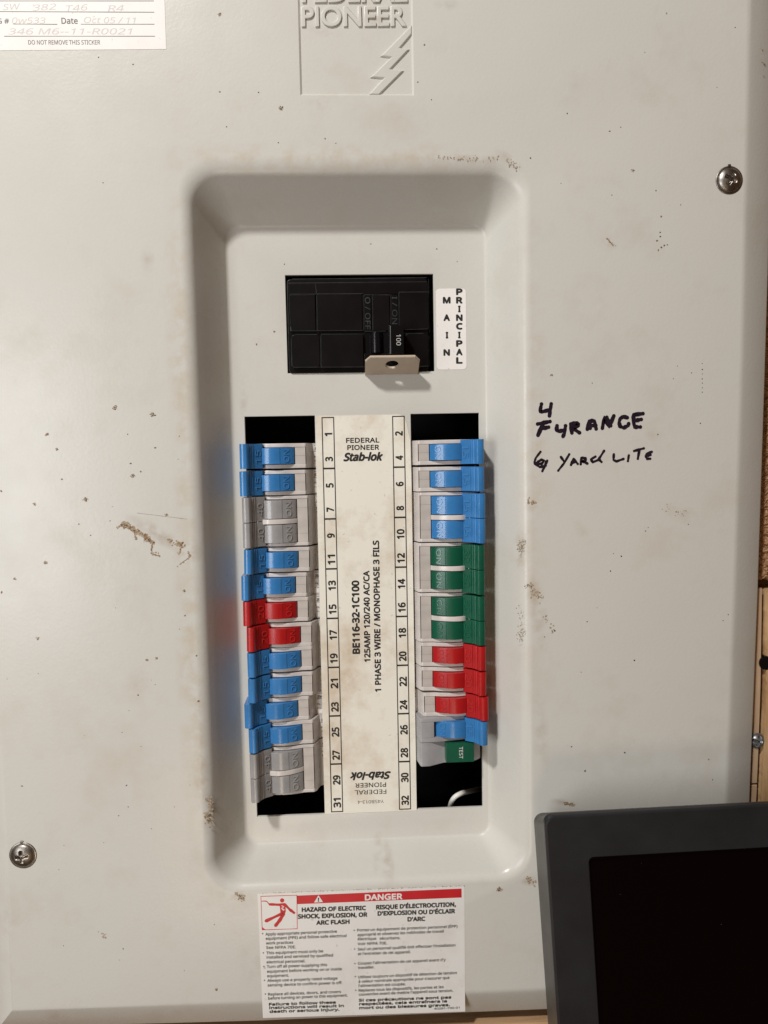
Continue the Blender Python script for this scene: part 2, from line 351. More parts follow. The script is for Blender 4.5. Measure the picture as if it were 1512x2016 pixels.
# recess floor with the three openings, each with a rounded sheared edge
SL = (-38.4, -3.6, -1.1, 204.4); SR = (44.4, 78.9, -1.1, 203.7); MB = (-16.4, 56.7, -69.9, -22.2)
holes = []
for x0, x1, y0, y1 in (SL, SR, MB):
    lp = [[(x0 - .35, y0 - .35), (x1 + .35, y0 - .35), (x1 + .35, y1 + .35), (x0 - .35, y1 + .35)], [(x0 - .1, y0 - .1), (x1 + .1, y0 - .1), (x1 + .1, y1 + .1), (x0 - .1, y1 + .1)], [(x0, y0), (x1, y0), (x1, y1), (x0, y1)], [(x0, y0), (x1, y0), (x1, y1), (x0, y1)]]
    ws = (0, .1, .35, 1.6); holes.append(lp[0])
    for i in range(3): b.add([(x, y, ws[i]) for x, y in lp[i]] + [(x, y, ws[i + 1]) for x, y in lp[i + 1]], [(k, (k + 1) % 4, 4 + (k + 1) % 4, 4 + k) for k in range(4)])
holed(b, [[(x, y) for x, y, _ in rings[-1]]] + holes, 0.0)
me = mesh('sheet', rel(b.v), b.f, PAINT)
bm = bmesh.new(); bm.from_mesh(me); bmesh.ops.remove_doubles(bm, verts=bm.verts[:], dist=1e-6); bmesh.ops.recalc_face_normals(bm, faces=bm.faces[:])
if sum(f.normal.y * f.calc_area() for f in bm.faces) > 0: bmesh.ops.reverse_faces(bm, faces=bm.faces[:])
for f in bm.faces: f.smooth = True
for e in bm.edges:
    if len(e.link_faces) != 2 or e.calc_face_angle(0) > math.radians(30): e.smooth = False
bm.to_mesh(me); bm.free()
link('sheet', me, cover)

# embossed lettering and bolt of the logo
def zl(x, y): return at(570 + x * .17857, y * .17857, WF)
for word, p0, p1 in (('FEDERAL', (595, 5.2), (803, 4.4)), ('PIONEER', (594, 52.6), (801, 51.6))):
    b = B(); text_px(b, word, p0, p1, 35, WF + .75, thick=.85, nrm=(0, 0, -1), bevel=.03, res=4)
    me = B().add(rel(b.v), b.f).me('embossed_word', PAINT, 60); link('embossed_word', me, cover)
bolt = [zl(*p) for p in [(1358, 268), (1000, 620), (1112, 634), (890, 852), (1032, 864), (868, 1046), (990, 1048), (1262, 776), (1122, 757), (1325, 541), (1227, 523), (1360, 376)]]
bolt[0] = (LX1 - .5, bolt[0][1]); bolt[-1] = (LX1 - .5, bolt[-1][1])
def shrink(poly, d):
    """offset a closed outline inwards by d"""
    n = len(poly); A = sum(poly[i][0] * poly[(i + 1) % n][1] - poly[(i + 1) % n][0] * poly[i][1] for i in range(n)); sg = 1 if A > 0 else -1; out = []
    for i in range(n):
        p0, p1, p2 = (np.array(poly[j % n]) for j in (i - 1, i, i + 1)); e0 = (p1 - p0) / np.linalg.norm(p1 - p0); e1 = (p2 - p1) / np.linalg.norm(p2 - p1)
        n0 = sg * np.array([-e0[1], e0[0]]); n1 = sg * np.array([-e1[1], e1[0]]); k = max(.35, 1 + float(n0 @ n1)); out.append(tuple(p1 + (n0 + n1) / k * d))
    return out
b = B(); b1 = shrink(bolt, .28); b2 = shrink(bolt, .62); n = len(bolt)
b.add([(x, y, WF + .75) for x, y in shrink(bolt, -.12)] + [(x, y, WF + .1) for x, y in b1] + [(x, y, WF - .12) for x, y in b2], [(k, (k + 1) % n, n + (k + 1) % n, n + k) for k in range(n)] + [(n + k, n + (k + 1) % n, 2 * n + (k + 1) % n, 2 * n + k) for k in range(n)])
b.add([(x, y, WF - .12) for x, y in b2], [tuple(f) for f in tessellate_polygon([[Vector((x, y, 0)) for x, y in b2]])])
link('lightning_bolt', B().add(rel(b.v), b.f).me('lightning_bolt', PAINT, 10), cover)

# padlock tab bent out of the lower edge of the main opening
tl, tr_ = 21.9, 48.4
def tabpt(x, t, th): # t along the tab, th thickness
    c_, s_ = -6.9 / 14.6, -12.9 / 14.6
    return (x, -21.9 + c_ * t + th * (-s_) * 1.0, 0.0 + s_ * t + th * c_)
ol = [(tl - .4, 0), (tl, .6), (tl, 11.2), (tl + 2.4, 14.6), (tr_ - 2.4, 14.6), (tr_, 11.2), (tr_, .6), (tr_ + .4, 0)]
hc = (35.1, 8.4); hl = [(hc[0] + 3.15 * math.cos(a * math.pi / 12), hc[1] + 3.15 * math.sin(a * math.pi / 12)) for a in range(24)]
b = B(); 
for th in (0.0, 1.3):
    trn = tessellate_polygon([[Vector((x, y, 0)) for x, y in ol], [Vector((x, y, 0)) for x, y in hl]])
    b.add([tabpt(x, t, th) for x, t in ol + hl], trn)
for lp in (ol, hl):
    n = len(lp); b.add([tabpt(x, t, 0) for x, t in lp] + [tabpt(x, t, 1.3) for x, t in lp], [(k, (k + 1) % n, n + (k + 1) % n, n + k) for k in range(n)])
me = mesh('lock_tab', rel(b.v), b.f, M_TAB)
bm = bmesh.new(); bm.from_mesh(me); bmesh.ops.remove_doubles(bm, verts=bm.verts[:], dist=1e-6); bmesh.ops.recalc_face_normals(bm, faces=bm.faces[:])
es = [e for e in bm.edges if len(e.link_faces) == 2 and e.calc_face_angle(0) > 1.0]
bmesh.ops.bevel(bm, geom=es, offset=.00022, segments=2, affect='EDGES'); bm.to_mesh(me); bm.free()
link('lock_tab', me, cover, label='cream bent tab with a round padlock hole')

# marker writing on the cover
HW = [(1.85, [[(190, 275), (182, 312), (190, 320), (235, 308)], [(245, 274), (240, 310), (235, 342)],
       [(203, 378), (190, 405), (170, 452)], [(168, 388), (238, 374)], [(188, 415), (230, 406)],
       [(278, 398), (275, 420), (285, 430), (314, 424)], [(326, 398), (320, 440), (312, 458)],
       [(356, 388), (362, 438)], [(356, 388), (393, 380), (400, 396), (366, 412), (406, 438)],
       [(450, 418), (460, 370), (490, 370), (500, 416)], [(455, 398), (498, 396)], [(463, 374), (466, 412)],
       [(535, 412), (546, 348), (573, 406), (600, 342)], [(560, 350), (582, 398)],
       [(676, 352), (655, 346), (636, 356), (630, 378), (634, 400), (655, 410), (682, 396), (684, 386)],
       [(765, 329), (712, 336), (710, 370), (718, 405), (750, 405)], [(715, 370), (755, 362)]]),
      (1.25, [[(184, 546), (158, 580), (150, 604), (166, 618), (192, 612), (206, 596), (190, 590), (168, 604)], [(222, 596), (210, 622), (195, 655)], [(152, 612), (180, 632), (214, 624)],
       [(300, 575), (318, 600)], [(347, 560), (318, 610), (285, 652)],
       [(357, 620), (372, 586)], [(372, 586), (395, 614)], [(362, 606), (386, 603)], [(412, 616), (416, 580), (440, 580), (440, 594), (420, 600), (450, 612)],
       [(496, 573), (470, 588), (480, 605), (512, 592), (545, 540)], [(515, 588), (530, 603)],
       [(600, 560), (598, 592), (615, 600), (655, 586)], [(685, 566), (680, 598)], [(715, 541), (770, 526)], [(745, 535), (736, 585)],
       [(815, 546), (790, 556), (780, 570), (788, 585), (806, 585)], [(785, 569), (808, 563)]])]
b = B(); k_ = 0
for wid, strokes in HW:
    for st in strokes:
        k_ += 1
        ribbon(b, [at(1000 + x * .34722, 700 + y * .34722, WF) for x, y in st], wid, WF - .05 - .008 * (k_ % 9))
link('marker_writing', mesh('marker_writing', rel(b.v), b.f, M_MARK), cover, label='black marker words 4 FURANCE and YARD LITE')

# dried splashes and specks on the cover
SP = []
def sp(L_, ox, oy, s, w=WF): SP.extend([(ox + x * s, oy + y * s, r * s, w) for x, y, r in L_])
sp([(570,258,14),(757,292,14),(232,392,11),(283,466,9),(307,613,6),(172,738,10),(425,715,14),(634,390,4),(770,457,7),(648,535,5),(660,598,12),(698,576,6),(825,790,9),(557,750,3),(546,820,4),(392,836,4),(450,892,5),(226,1027,11),(72,1108,9),(8,1175,8),(5,672,8),(916,1168,10),(918,1290,6),(891,1357,3),(188,1404,10),(728,1510,9),(777,1502,9),(974,1489,6),(770,1632,3),(685,1684,5),(640,1762,3),(606,1870,3),(984,1715,7),(884,514,3),(890,400,3),(574,1252,3),(190,1578,3),(35,1605,3),(752,1610,2),(700,1940,3),(420,1885,2)], 0, 700, .3968)
sp([(433,29,4),(433,181,2),(509,182,1.8),(553,214,5),(262,127,2),(194,113,1.6),(446,250,1.5),(548,281,1.5),(640,273,2),(661,282,1.6),(203,360,1.5)], 0, 0, 1)
sp([(160,177,5),(133,323,3),(187,393,3),(721,447,3),(888,517,4.5),(932,501,3),(577,623,4),(980,671,8),(1092,853,5.5),(1087,915,4),(1088,931,4),(1075,948,5),(1080,985,5),(1092,974,5),(1103,966,5),(1115,964,4),(1071,750,4),(1168,807,2.5),(697,722,3),(897,768,3),(1113,52,5),(1027,206,2.5),(1311,344,2.5),(1490,197,7),(1488,246,5),(1383,108,3)], 756, 0, .5)
sp([(248,110,10),(478,156,4),(938,131,4),(960,60,4),(1040,98,4),(1102,45,4),(1102,78,5),(1102,104,4),(1102,133,4),(1102,156,4),(1102,183,4),(1102,208,4),(1090,384,5),(850,447,5),(780,995,6),(795,975,4),(1023,957,5),(643,1138,5),(598,1123,3),(582,1222,6),(449,1509,5),(1249,1469,5),(1220,1502,4),(717,1729,6),(415,1795,4),(208,1595,5),(506,1430,3),(265,1560,6),(180,1345,7)], 1000, 700, .34722)
sp([(125,138,9),(724,134,6),(734,258,5),(680,308,5),(867,382,4),(998,258,4),(366,478,3),(337,618,3),(594,462,3),(1088,132,3),(364,1052,4),(705,1070,5),(685,1134,3),(1227,930,4),(1240,1303,12),(1055,1195,3)], 0, 1500, .3439)
sp([(983,1751,7),(1125,1470,2),(1230,1482,2),(1395,1495,2.5),(1403,1535,2),(1152,1518,3)], 0, 0, 1)
sp([(598,588,1.5),(730,480,1.5),(540,653,3),(505,678,3),(560,520,1.5),(860,490,1.5),(900,515,1.2),(625,640,0.1)], 0, 0, 1, -.05)
def flake(b, u, v, w, r, th=.12, n=9, asp=None):
    a0 = random.random() * 6; asp = asp or random.uniform(.6, 1); ang = random.uniform(0, 3.14)
    pts = []
    for i in range(n):
        a = a0 + 2 * math.pi * i / n; rr = r * random.uniform(.55, 1.1); x, y = rr * math.cos(a), rr * math.sin(a) * asp
        pts.append((u + x * math.cos(ang) - y * math.sin(ang), v + x * math.sin(ang) + y * math.cos(ang), w))
    b.add(pts + [(u, v, w - th)], [(i, (i + 1) % n, n) for i in range(n)])
bs = [B(), B(), B()]
for x, y, r, w in SP:
    u, v = at(x, y, w); rm = max(.22, r * .245)
    if r > 3.3:
        for k in range(int(7 + r * 2.2)):       # a splash: grains round a pale centre
            a = random.random() * 6.28; q = rm * random.uniform(.1, .95) ; flake(bs[0 if random.random() < .62 else 1], u + q * math.cos(a), v + q * math.sin(a) * .85, w - .02, rm * random.uniform(.12, .34), .12, 6)
        flake(bs[2], u, v, w - .01, rm * .85, .05, 12, .85)
    else: flake(bs[1 if r < 2.2 else 0], u, v, w - .02, rm, .15, 8)
# smeared mud streaks
def streak(pts, spread, cnt, big=.55):
    P = [at(x, y, WF) for x, y in pts]
    for m_ in range(3 if cnt > 60 else 2):          # thin wandering runs of dried mud
        Q = []
        for i in range(len(P) - 1):
            for t in (0, .2, .4, .6, .8): Q.append((P[i][0] + (P[i + 1][0] - P[i][0]) * t + random.gauss(0, spread * .45), P[i][1] + (P[i + 1][1] - P[i][1]) * t + random.gauss(0, spread * .45)))
        if spread < .6: ribbon(bs[(2, 0, 2)[m_]], Q, random.uniform(.35, .8) * (1 if cnt > 60 else .6), WF - .010 - .006 * m_)
    cnt = int(cnt * .6)
    for k in range(cnt):
        t = random.random() * (len(P) - 1); i = int(t); f = t - i
        u = P[i][0] + (P[i + 1][0] - P[i][0]) * f + random.gauss(0, spread); v = P[i][1] + (P[i + 1][1] - P[i][1]) * f + random.gauss(0, spread)
        if random.random() < .8: flake(bs[2], u, v, WF - .012, random.uniform(.35, big * 1.5), .02, 9)
        flake(bs[0] if random.random() < .88 else bs[1], u + random.gauss(0, .2), v + random.gauss(0, .2), WF - .035, random.uniform(.1, big * .8), .05, 7)
streak([(240, 1032), (262, 1042), (285, 1055), (300, 1070)], .55, 190, .75); streak([(232, 1040), (250, 1028), (262, 1040)], .4, 40, .4); streak([(300, 1070), (298, 1090), (318, 1095)], .4, 45, .4)
streak([(262, 1044), (270, 1066)], .5, 20, .4); streak([(285, 1055), (283, 1068)], .3, 16, .35); streak([(334, 1064), (352, 1070), (360, 1072)], .7, 85, .65); streak([(358, 1074), (352, 1092)], .3, 28, .4)
streak([(370, 1085), (374, 1096), (352, 1113)], .3, 45, .4); streak([(410, 1570), (415, 1590), (420, 1630)], .8, 60, .5); streak([(405, 1600), (408, 1615)], .8, 40, .5)
streak([(465, 1765), (480, 1768)], .9, 60, .5); streak([(1110, 1580), (1130, 1585)], .5, 50, .5); streak([(1038, 1150), (1050, 1165), (1068, 1180)], 1., 90, .4); streak([(1020, 1085), (1030, 1065)], .9, 50, .35)
streak([(1040, 988), (1052, 990)], .7, 36, .5); streak([(1022, 1190), (1025, 1240), (1020, 1260)], .8, 46, .3); streak([(1070, 1210), (1090, 1245)], .9, 34, .4); streak([(860, 308), (920, 314), (985, 312)], .6, 80, .3); streak([(1000, 318), (1020, 335)], .8, 40, .3)
streak([(1195, 470), (1210, 486)], .4, 20, .3); streak([(1040, 1730), (1050, 1740)], 1., 60, .5); streak([(1308, 995), (1345, 1015)], 1.4, 40, .25); streak([(200, 1838), (210, 1845)], .7, 18, .4)
for bb_, mm_ in ((bs[0], M_MUD), (bs[1], M_MUDD), (bs[2], M_MUDP)):
    link('dirt_specks', mesh('dirt_specks', rel(bb_.v), bb_.f, mm_), cover, kind='stuff')
b = B()
ribbon(b, [at(270, 1010, WF), at(320, 1016, WF), at(368, 1022, WF)], .14, WF - .03)
link('hair', mesh('hair', rel(b.v), b.f, M_MUD), cover)

# ---------------------------------------------------------------- electrical box behind the cover
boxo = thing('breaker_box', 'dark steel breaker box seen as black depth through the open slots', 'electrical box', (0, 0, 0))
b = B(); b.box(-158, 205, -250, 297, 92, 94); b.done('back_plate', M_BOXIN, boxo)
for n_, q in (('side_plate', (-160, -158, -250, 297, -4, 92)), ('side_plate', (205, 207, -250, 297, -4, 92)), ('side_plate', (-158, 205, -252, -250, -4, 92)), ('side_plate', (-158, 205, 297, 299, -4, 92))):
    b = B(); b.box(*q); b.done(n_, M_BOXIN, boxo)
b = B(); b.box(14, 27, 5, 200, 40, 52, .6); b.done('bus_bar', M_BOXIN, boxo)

# white wire in the lower right opening
def tube(pts, r, n=12):
    b = B(); P = [np.array(p, float) for p in pts]; Q = []
    for i in range(len(P) - 1):
        p0, p1, p2, p3 = P[max(i - 1, 0)], P[i], P[i + 1], P[min(i + 2, len(P) - 1)]
        for t in np.linspace(0, 1, 6, endpoint=(i == len(P) - 2)): Q.append(0.5 * (2 * p1 + (p2 - p0) * t + (2 * p0 - 5 * p1 + 4 * p2 - p3) * t * t + (3 * p1 - p0 - 3 * p2 + p3) * t ** 3))
    vs = []
    for i, q in enumerate(Q):
        d = Q[min(i + 1, len(Q) - 1)] - Q[max(i - 1, 0)]; d /= np.linalg.norm(d); a = np.cross(d, (0.1, .2, 1)); a /= np.linalg.norm(a); c_ = np.cross(d, a)
        vs += [tuple(q + r * (math.cos(k * 2 * math.pi / n) * a + math.sin(k * 2 * math.pi / n) * c_)) for k in range(n)]
    fs = [(i * n + k, i * n + (k + 1) % n, (i + 1) * n + (k + 1) % n, (i + 1) * n + k) for i in range(len(Q) - 1) for k in range(n)]
    return b.add(vs, fs)
wp = []
for x, y, w in ((884, 1625, 26), (886, 1590, 14), (893, 1572, 9), (908, 1562, 10), (928, 1557, 18), (946, 1553, 30), (975, 1548, 60)):
    u, v = at(x, y, w); wp.append((u, v, w))
o = tube(wp, 1.35).done('wire', M_WIRE); o['label'] = 'white insulated wire curving inside the dark lower right opening'; o['category'] = 'wire'

# ---------------------------------------------------------------- breakers
MC = {}
def cached(key, fn):
    if key not in MC: MC[key] = fn()
    return MC[key]
RAIL = [(.3, 14), (.3, -.3), (.9, -1.9), (2.2, -3.2), (4.5, -4.7), (7.5, -5.9), (11, -6.7), (14.5, -7.0), (18, -6.8), (21.5, -6.1), (24.6, -5.1), (29.6, -5.0), (30.2, -4.6), (30.6, 14)]
SLOPE = [(30.3, 14), (30.2, -4.5), (30.9, -3.6), (32.4, 1.2), (33.0, 2.6), (42.5, 3.2), (42.5, 14)]
ROCK = [(8.4, 6), (8.4, -8.3), (9.2, -8.85), (10.2, -9.25), (11.3, -9.6), (12.5, -9.86), (14, -10.0), (15.6, -9.85), (17.6, -9.3), (17.8, -8.95), (20, -8.2), (22, -7.2), (23.6, -6.1), (24.4, -5.2), (24.5, 6)]
TAB = [(9.3, -5), (9.3, -8.1), (8.9, -8.6), (5.2, -11.0), (4.9, -11.8), (4.2, -12.2), (4.05, -13.0), (3.3, -13.4), (3.15, -14.5), (2.7, -15.4), (2.2, -15.8), (1.3, -15.95), (.3, -15.85), (-.4, -15.55), (-.85, -15.1), (-1.1, -14.4), (-1.1, -2.4), (.6, -2.2), (.8, -5)]
STRIP = [(.6, 6), (.6, -3), (8.6, -9.6), (11, -10.2), (13, -10.3), (15, -10.1), (18, -9.3), (21, -7.9), (23.5, -6.3), (24.7, -5.1), (24.8, 6)]
def word_on(b, s, cx, y0, y1, slope_pts, h, thick=.28, bold=.0):
    """letters along +y (reading from y1 to y0), standing on the slanted line slope_pts ((x,w),(x,w))"""
    (xa, wa), (xb, wb) = slope_pts; d = np.array([xb - xa, 0, wb - wa]); L_ = np.linalg.norm(d); d /= L_
    o = np.array([xa, y1, wa]) ; up = -d * 1.0
    # reading bottom-to-top: x direction = -y, glyph-up = toward -x (outer edge)
    nrm = np.array([d[2], 0, -d[0]]); nrm = nrm if nrm[2] < 0 else -nrm
    base = np.array([xb, y1, wb]) + nrm * .02
    text_on(b, s, base, (0, -1, 0), tuple(-d), y1 - y0, h, bold=bold, thick=thick, nrm=tuple(nrm), res=3)
def add_pole(t, color, amp, y0, hs, he, tab0, tab1):
    """rocker (hs..he) and tab (tab0..tab1) offset by y0"""
    o = link('rocker', cached(('rock', color, hs, he), lambda: B().extr(ROCK, hs, he, .18).me('rocker', COL[color], 40)), t); o.location = V((0, y0, 0))
    def onm():
        b = B(); word_on(b, 'ON', 0, hs + .9, he - .9, ((19.1, -8.62), (21.9, -7.28)), 2.7); return b.me('raised_letters', LET[color])
    link('raised_letters', cached(('on', color, hs, he), onm), o)
    o = link('tab', cached(('tab', color, tab0, tab1), lambda: B().extr(TAB, tab0, tab1, .14).me('tab', COL[color], 30)), t); o.location = V((0, y0, 0))
    def plm():
        b = B(); word_on(b, amp, 0, tab0 + 3.0, tab1 - 2.6, ((5.5, -10.85), (8.3, -9.02)), 2.9, .3)
        y_a, y_b = tab0 + 1.3, tab1 - 1.3
        for (x0, w0), (x1, w1), ya, yb in (((5.3, -11.15), (5.5, -11.0), y_a, y_b), ((8.45, -9.1), (8.65, -8.95), y_a, y_b)):
            b.add([(x0, ya, w0), (x1, ya, w1), (x1, yb, w1), (x0, yb, w0)], [(0, 1, 2, 3)])
        return b.me('amp_rating', LET[color])
    link('amp_rating', cached(('amp', color, amp, tab0, tab1), plm), o)
def square(t, y0, y1, mt=None):
    link('inset_square', cached(('sq', y0, y1, mt), lambda: B().box(24.75, 29.85, y0 + .01, y1 - .01, -4.85, 4, .12).me('inset_square', mt or M_SQ)), t)
def face_print(t, H, flip):
    """printed rating label on the low face beside the centre plate"""
    def mk():
        b = B(); b.box(33.6, 40.5, .9, H - .9, 2.62, 3.3); return b.me('rating_label', M_STKW)
    o = link('rating_label', cached(('rl', H), mk), t)
    def tx():
        b = B(); w = 2.55
        # local frame of a flipped breaker is turned half round, so its print is written the other way
        def wr(s, x, y, width, cap, **k):
            if flip: text_on(b, s, (40.0, H - y, w), (-1, 0, 0), (0, 1, 0), width, cap, **k)
            else: text_on(b, s, (33.9, y, w), (1, 0, 0), (0, -1, 0), width, cap, **k)
        wr('10/120V', 0, 1.7, 5, .55, bold=.02); wr('Stab-lok', 0, 3.6, 6.2, 1.25, bold=.05, shear=.3)
        b.box(33.7, 40.3, (4.1 if not flip else H - 4.35), (4.35 if not flip else H - 4.1), 2.5, 2.7); wr('FIL. 60/75', 0, 7.4, 5.6, .75, bold=.03); wr('Cu-Al', 0, 9.4, 3.5, .6, bold=.02)
        return b.me('label_print', M_INK)
    link('label_print', cached(('lp', H, flip), tx), o)
JIT = random.Random(11)
def breaker(side, idx, poles, color, amp, dx, label, group, tilt=0.0):
    P = 12.7; v0 = P * idx; H = P * poles
    v0 += {('R', 1): -.75, ('L', 1): -.35, ('L', 3): .1}.get((side, idx), JIT.uniform(-.12, .12)); tilt += JIT.uniform(-.35, .35)
    if side == 'L': t = thing('circuit_breaker', label, 'circuit breaker', (-38.3 + dx, v0, 0), group)
    else:
        t = thing('circuit_breaker', label, 'circuit breaker', (77.9 + dx, v0 + H, 0), group); t.rotation_euler = (0, math.pi, 0)
    t.rotation_euler.rotate_axis('Y', math.radians(tilt))
    if poles == 1:
        ya, yb = .22, 12.48
        rl = [(ya, 2.2), (10.5, yb)]; sq = [(2.2, 6.3), (6.3, 10.5)]
    else:
        ya, yb = .22, 25.18
        rl = [(ya, 1.9), (23.5, yb)]; sq = [(1.9, 6.3), (6.3, 19.1), (19.1, 23.5)]
    for r_ in rl: link('side_rail', cached(('rail',) + r_, lambda: B().extr(RAIL, r_[0], r_[1], .3, 3).me('side_rail', M_SHELL, 40)), t)
    link('shoulder', cached(('sh', H), lambda: B().extr(SLOPE, ya, yb, .15).me('shoulder', M_SHELL, 40)), t)
    link('base', cached(('base', H), lambda: B().box(.6, 42, ya + .1, yb - .1, 5.5, 55).me('base', M_SQ)), t)
    for s_ in sq: square(t, *s_)
    face_print(t, H, side == 'R')
    if poles == 1: add_pole(t, color, amp, 0, 2.42, 10.3, .32, 12.3)
    else:
        add_pole(t, color, amp, 0, 2.15, 11.2, .3, 12.35); add_pole(t, color, amp, 12.35, 1.85, 10.9, .3, 12.35)
        link('divider', cached(('div',), lambda: B().extr(STRIP, 11.45, 13.9, .25).me('divider', M_SHELL, 40)), t)
        link('tie_pin', cached(('pin',), lambda: B().extr([(5.4, -10.3), (5.4, -9.4), (6.4, -9.4), (6.4, -10.3)], 11.8, 13.2, .2).me('tie_pin', M_CHROME)), t)
    return t
GL, GR = 'breakers in the left row', 'breakers in the right row'
LEFT = [(1, 1, 'blue', '15', 0.0, 'uppermost single blue 15 breaker of the left row, beside number 3', 0), (2, 1, 'blue', '15', -.4, 'blue single breaker beside number 5, just above the upper grey double breaker', 0),
        (3, 2, 'grey', '40', .35, 'upper grey double 40 breaker of the left row, beside numbers 7 and 9', 0), (5, 1, 'blue', '15', .6, 'blue single breaker beside number 11, just under the upper grey double breaker', 1.0),
        (6, 1, 'blue', '15', -1.1, 'blue single breaker beside number 13, just above the left red pair', .8), (7, 1, 'red', '20', -.7, 'upper of the two red breakers in the left row, beside number 15', .8),
        (8, 1, 'red', '20', .7, 'lower of the two red breakers in the left row, beside number 17', .8), (9, 1, 'blue', '15', .5, 'blue single breaker beside number 19, directly under the left red pair', 0),
        (10, 1, 'blue', '15', .5, 'blue single breaker beside number 21 in the left row', 0), (11, 1, 'blue', '15', -1.7, 'blue breaker beside number 23 that sticks out furthest left of its neighbours', 0),
        (12, 1, 'blue', '15', 0, 'lowest blue breaker of the left row, beside number 25', 0), (13, 2, 'grey', '40', .1, 'lower grey double breaker at the bottom of the left row, beside 27 and 29', 0)]
RIGHT = [(1, 1, 'blue', '15', -.3, 'uppermost single blue breaker of the right row, beside number 4', 0), (2, 1, 'blue', '15', -.2, 'single blue breaker beside number 6, above the blue double breaker', 0),
         (3, 2, 'blue', '15', .1, 'blue double breaker beside numbers 8 and 10 in the right row', 0), (5, 2, 'green', '30', -.4, 'upper green double breaker, beside numbers 12 and 14', 0), (7, 2, 'green', '30', -.4, 'lower green double breaker, beside numbers 16 and 18', 0),
         (9, 1, 'red', '20', -.2, 'highest red breaker of the right row, beside number 20', .6), (10, 1, 'red', '20', -.2, 'middle red breaker of the right row, beside number 22', .4), (11, 1, 'red', '20', 1.0, 'lowest red breaker, beside 24, set further right than the red ones above', -.8)]
for i, p, c, a, dx, lb, ti in LEFT: breaker('L', i, p, c, a, dx, lb, GL, ti)
for i, p, c, a, dx, lb, ti in RIGHT: breaker('R', i, p, c, a, dx, lb, GR, ti)
# the breaker with the TEST button
t = thing('test_breaker', 'grey breaker with a blue switch and green TEST button, lowest of the right row', 'circuit breaker', (78.2, 12.7 * 14, 0), GR); t.rotation_euler = (0, math.pi, 0)
AB = [(.3, 14), (.3, 0), (3, -2.5), (6, -3.3), (20, -4.2), (27.5, -8.2), (31.6, -8.4), (32.2, -7.6), (34.0, 3), (42, 3.2), (42, 14)]
B().extr(AB, .3, 12.5, .25).done('body', M_AFCI, t, 40)
AB2 = [(.3, 14), (.3, 0), (3, -3), (8, -5), (14, -6.4), (21, -7.3), (27.5, -8.2), (31.6, -8.4), (32.2, -7.6), (34.0, 3), (42, 3.2), (42, 14)]
b = B(); b.extr(AB2, 23.2, 25.2, .25); b.extr(AB2, 12.7, 15.1, .25); b.extr([(25, 14), (25, -7.7), (27.5, -8.2), (31.6, -8.4), (32.2, -7.6), (34, 3), (42, 3.2), (42, 14)], 15.1, 23.2, .15); b.done('switch_housing', M_AFCI, t, 40)
add_pole(t, 'blue', '15', 12.75, 2.3, 10.6, .3, 12.3)
B().box(5.0, 19.4, 2.2, 12.3, -9.2, 4, .35).done('test_button', COL['green'], t)
b = B(); text_on(b, 'TEST', (12.6, 10.4, -9.26), (0, -1, 0), (-1, 0, 0), 6.2, 1.9, bold=.0); b.v = [(24.6 - p[0], p[1], p[2]) if False else p for p in b.v]
b.done('button_print', M_WHITEP, t)
B().box(.6, 42, .3, 25.1, 5.5, 55).done('base', M_AFCI, t)
b = B(); b.box(34.5, 40.5, 1.2, 24, 2.5, 3.4); b.done('rating_label', M_STKW, t)
b = B()
for y in (3, 9.5, 14, 15.6, 17.2, 21): text_on(b, random.choice(('Stab', 'AFCI', '120V')), (40.3, y, 2.42), (-1, 0, 0), (0, 1, 0), 4.0, 1.1, bold=.05)
b.done('label_print', M_INK, t)

# ---------------------------------------------------------------- main breaker
mb = thing('main_breaker', 'wide black main breaker with its 100 switch lever, above the rows of breakers', 'main breaker', (20, -45, 0))
MO = (20, -45, 0)
def mpart(name, b, m_, angle=35, **k):
    b.v = rel(b.v, MO); return b.done(name, m_, mb, angle, **k)
def mp(x, y, w=-2): return at(550 + x * .21164, 530 + y * .21164, w)
x0, y0 = mp(62, 88); x1, y1 = mp(1395, 950)
mpart('case', B().prism(rrect(x0, x1, y0, y1, 2.2), -.8, 60, .5), M_BLK)
def plate(name, xa, ya, xb, yb, w0, w1=3, r=1.4, bev=.3):
    a, c_ = mp(xa, ya, w0), mp(xb, yb, w0); return mpart(name, B().prism(rrect(a[0], c_[0], a[1], c_[1], r, 5), w0, w1, bev), M_BLK)
plate('top_ledge', 85, 132, 1385, 226, -1.6, r=.5)
plate('upper_panel', 90, 238, 340, 572, -2.2, r=.4); plate('upper_panel', 346, 232, 775, 572, -2.2, r=.4); plate('upper_panel', 865, 240, 1030, 565, -2.2, r=.4); plate('upper_panel', 1112, 215, 1392, 555, -2.2, r=.4)
plate('legend_strip', 785, 240, 858, 575, -1.9, r=.3); plate('legend_strip', 1038, 236, 1108, 520, -1.9, r=.3)
# lower block with a well for the lever
plate('lower_panel', 108, 608, 380, 915, -2.8, r=2.0); plate('lower_panel', 384, 604, 786, 915, -2.8, r=.4); plate('lower_panel', 1168, 598, 1388, 908, -2.8, r=2.0)
plate('lower_panel', 790, 785, 1164, 912, -2.8, r=.4)
b = B()
def hair(xa, ya, xb, yb, w, th=.16):
    a, c_ = mp(xa, ya, w), mp(xb, yb, w); ribbon(b, [a, c_], th, w)
for q in ((85, 128, 1120, 118), (1120, 118, 1370, 116), (100, 232, 340, 231), (350, 228, 775, 226), (785, 236, 1030, 238), (1112, 213, 1388, 210), (335, 135, 345, 226)): hair(*q, -1.72)
for q in ((345, 240, 350, 570), (778, 240, 782, 572), (862, 245, 866, 565), (1034, 240, 1036, 515), (1109, 222, 1112, 520), (105, 574, 780, 570), (1165, 562, 1385, 555)): hair(*q, -2.28, .13)
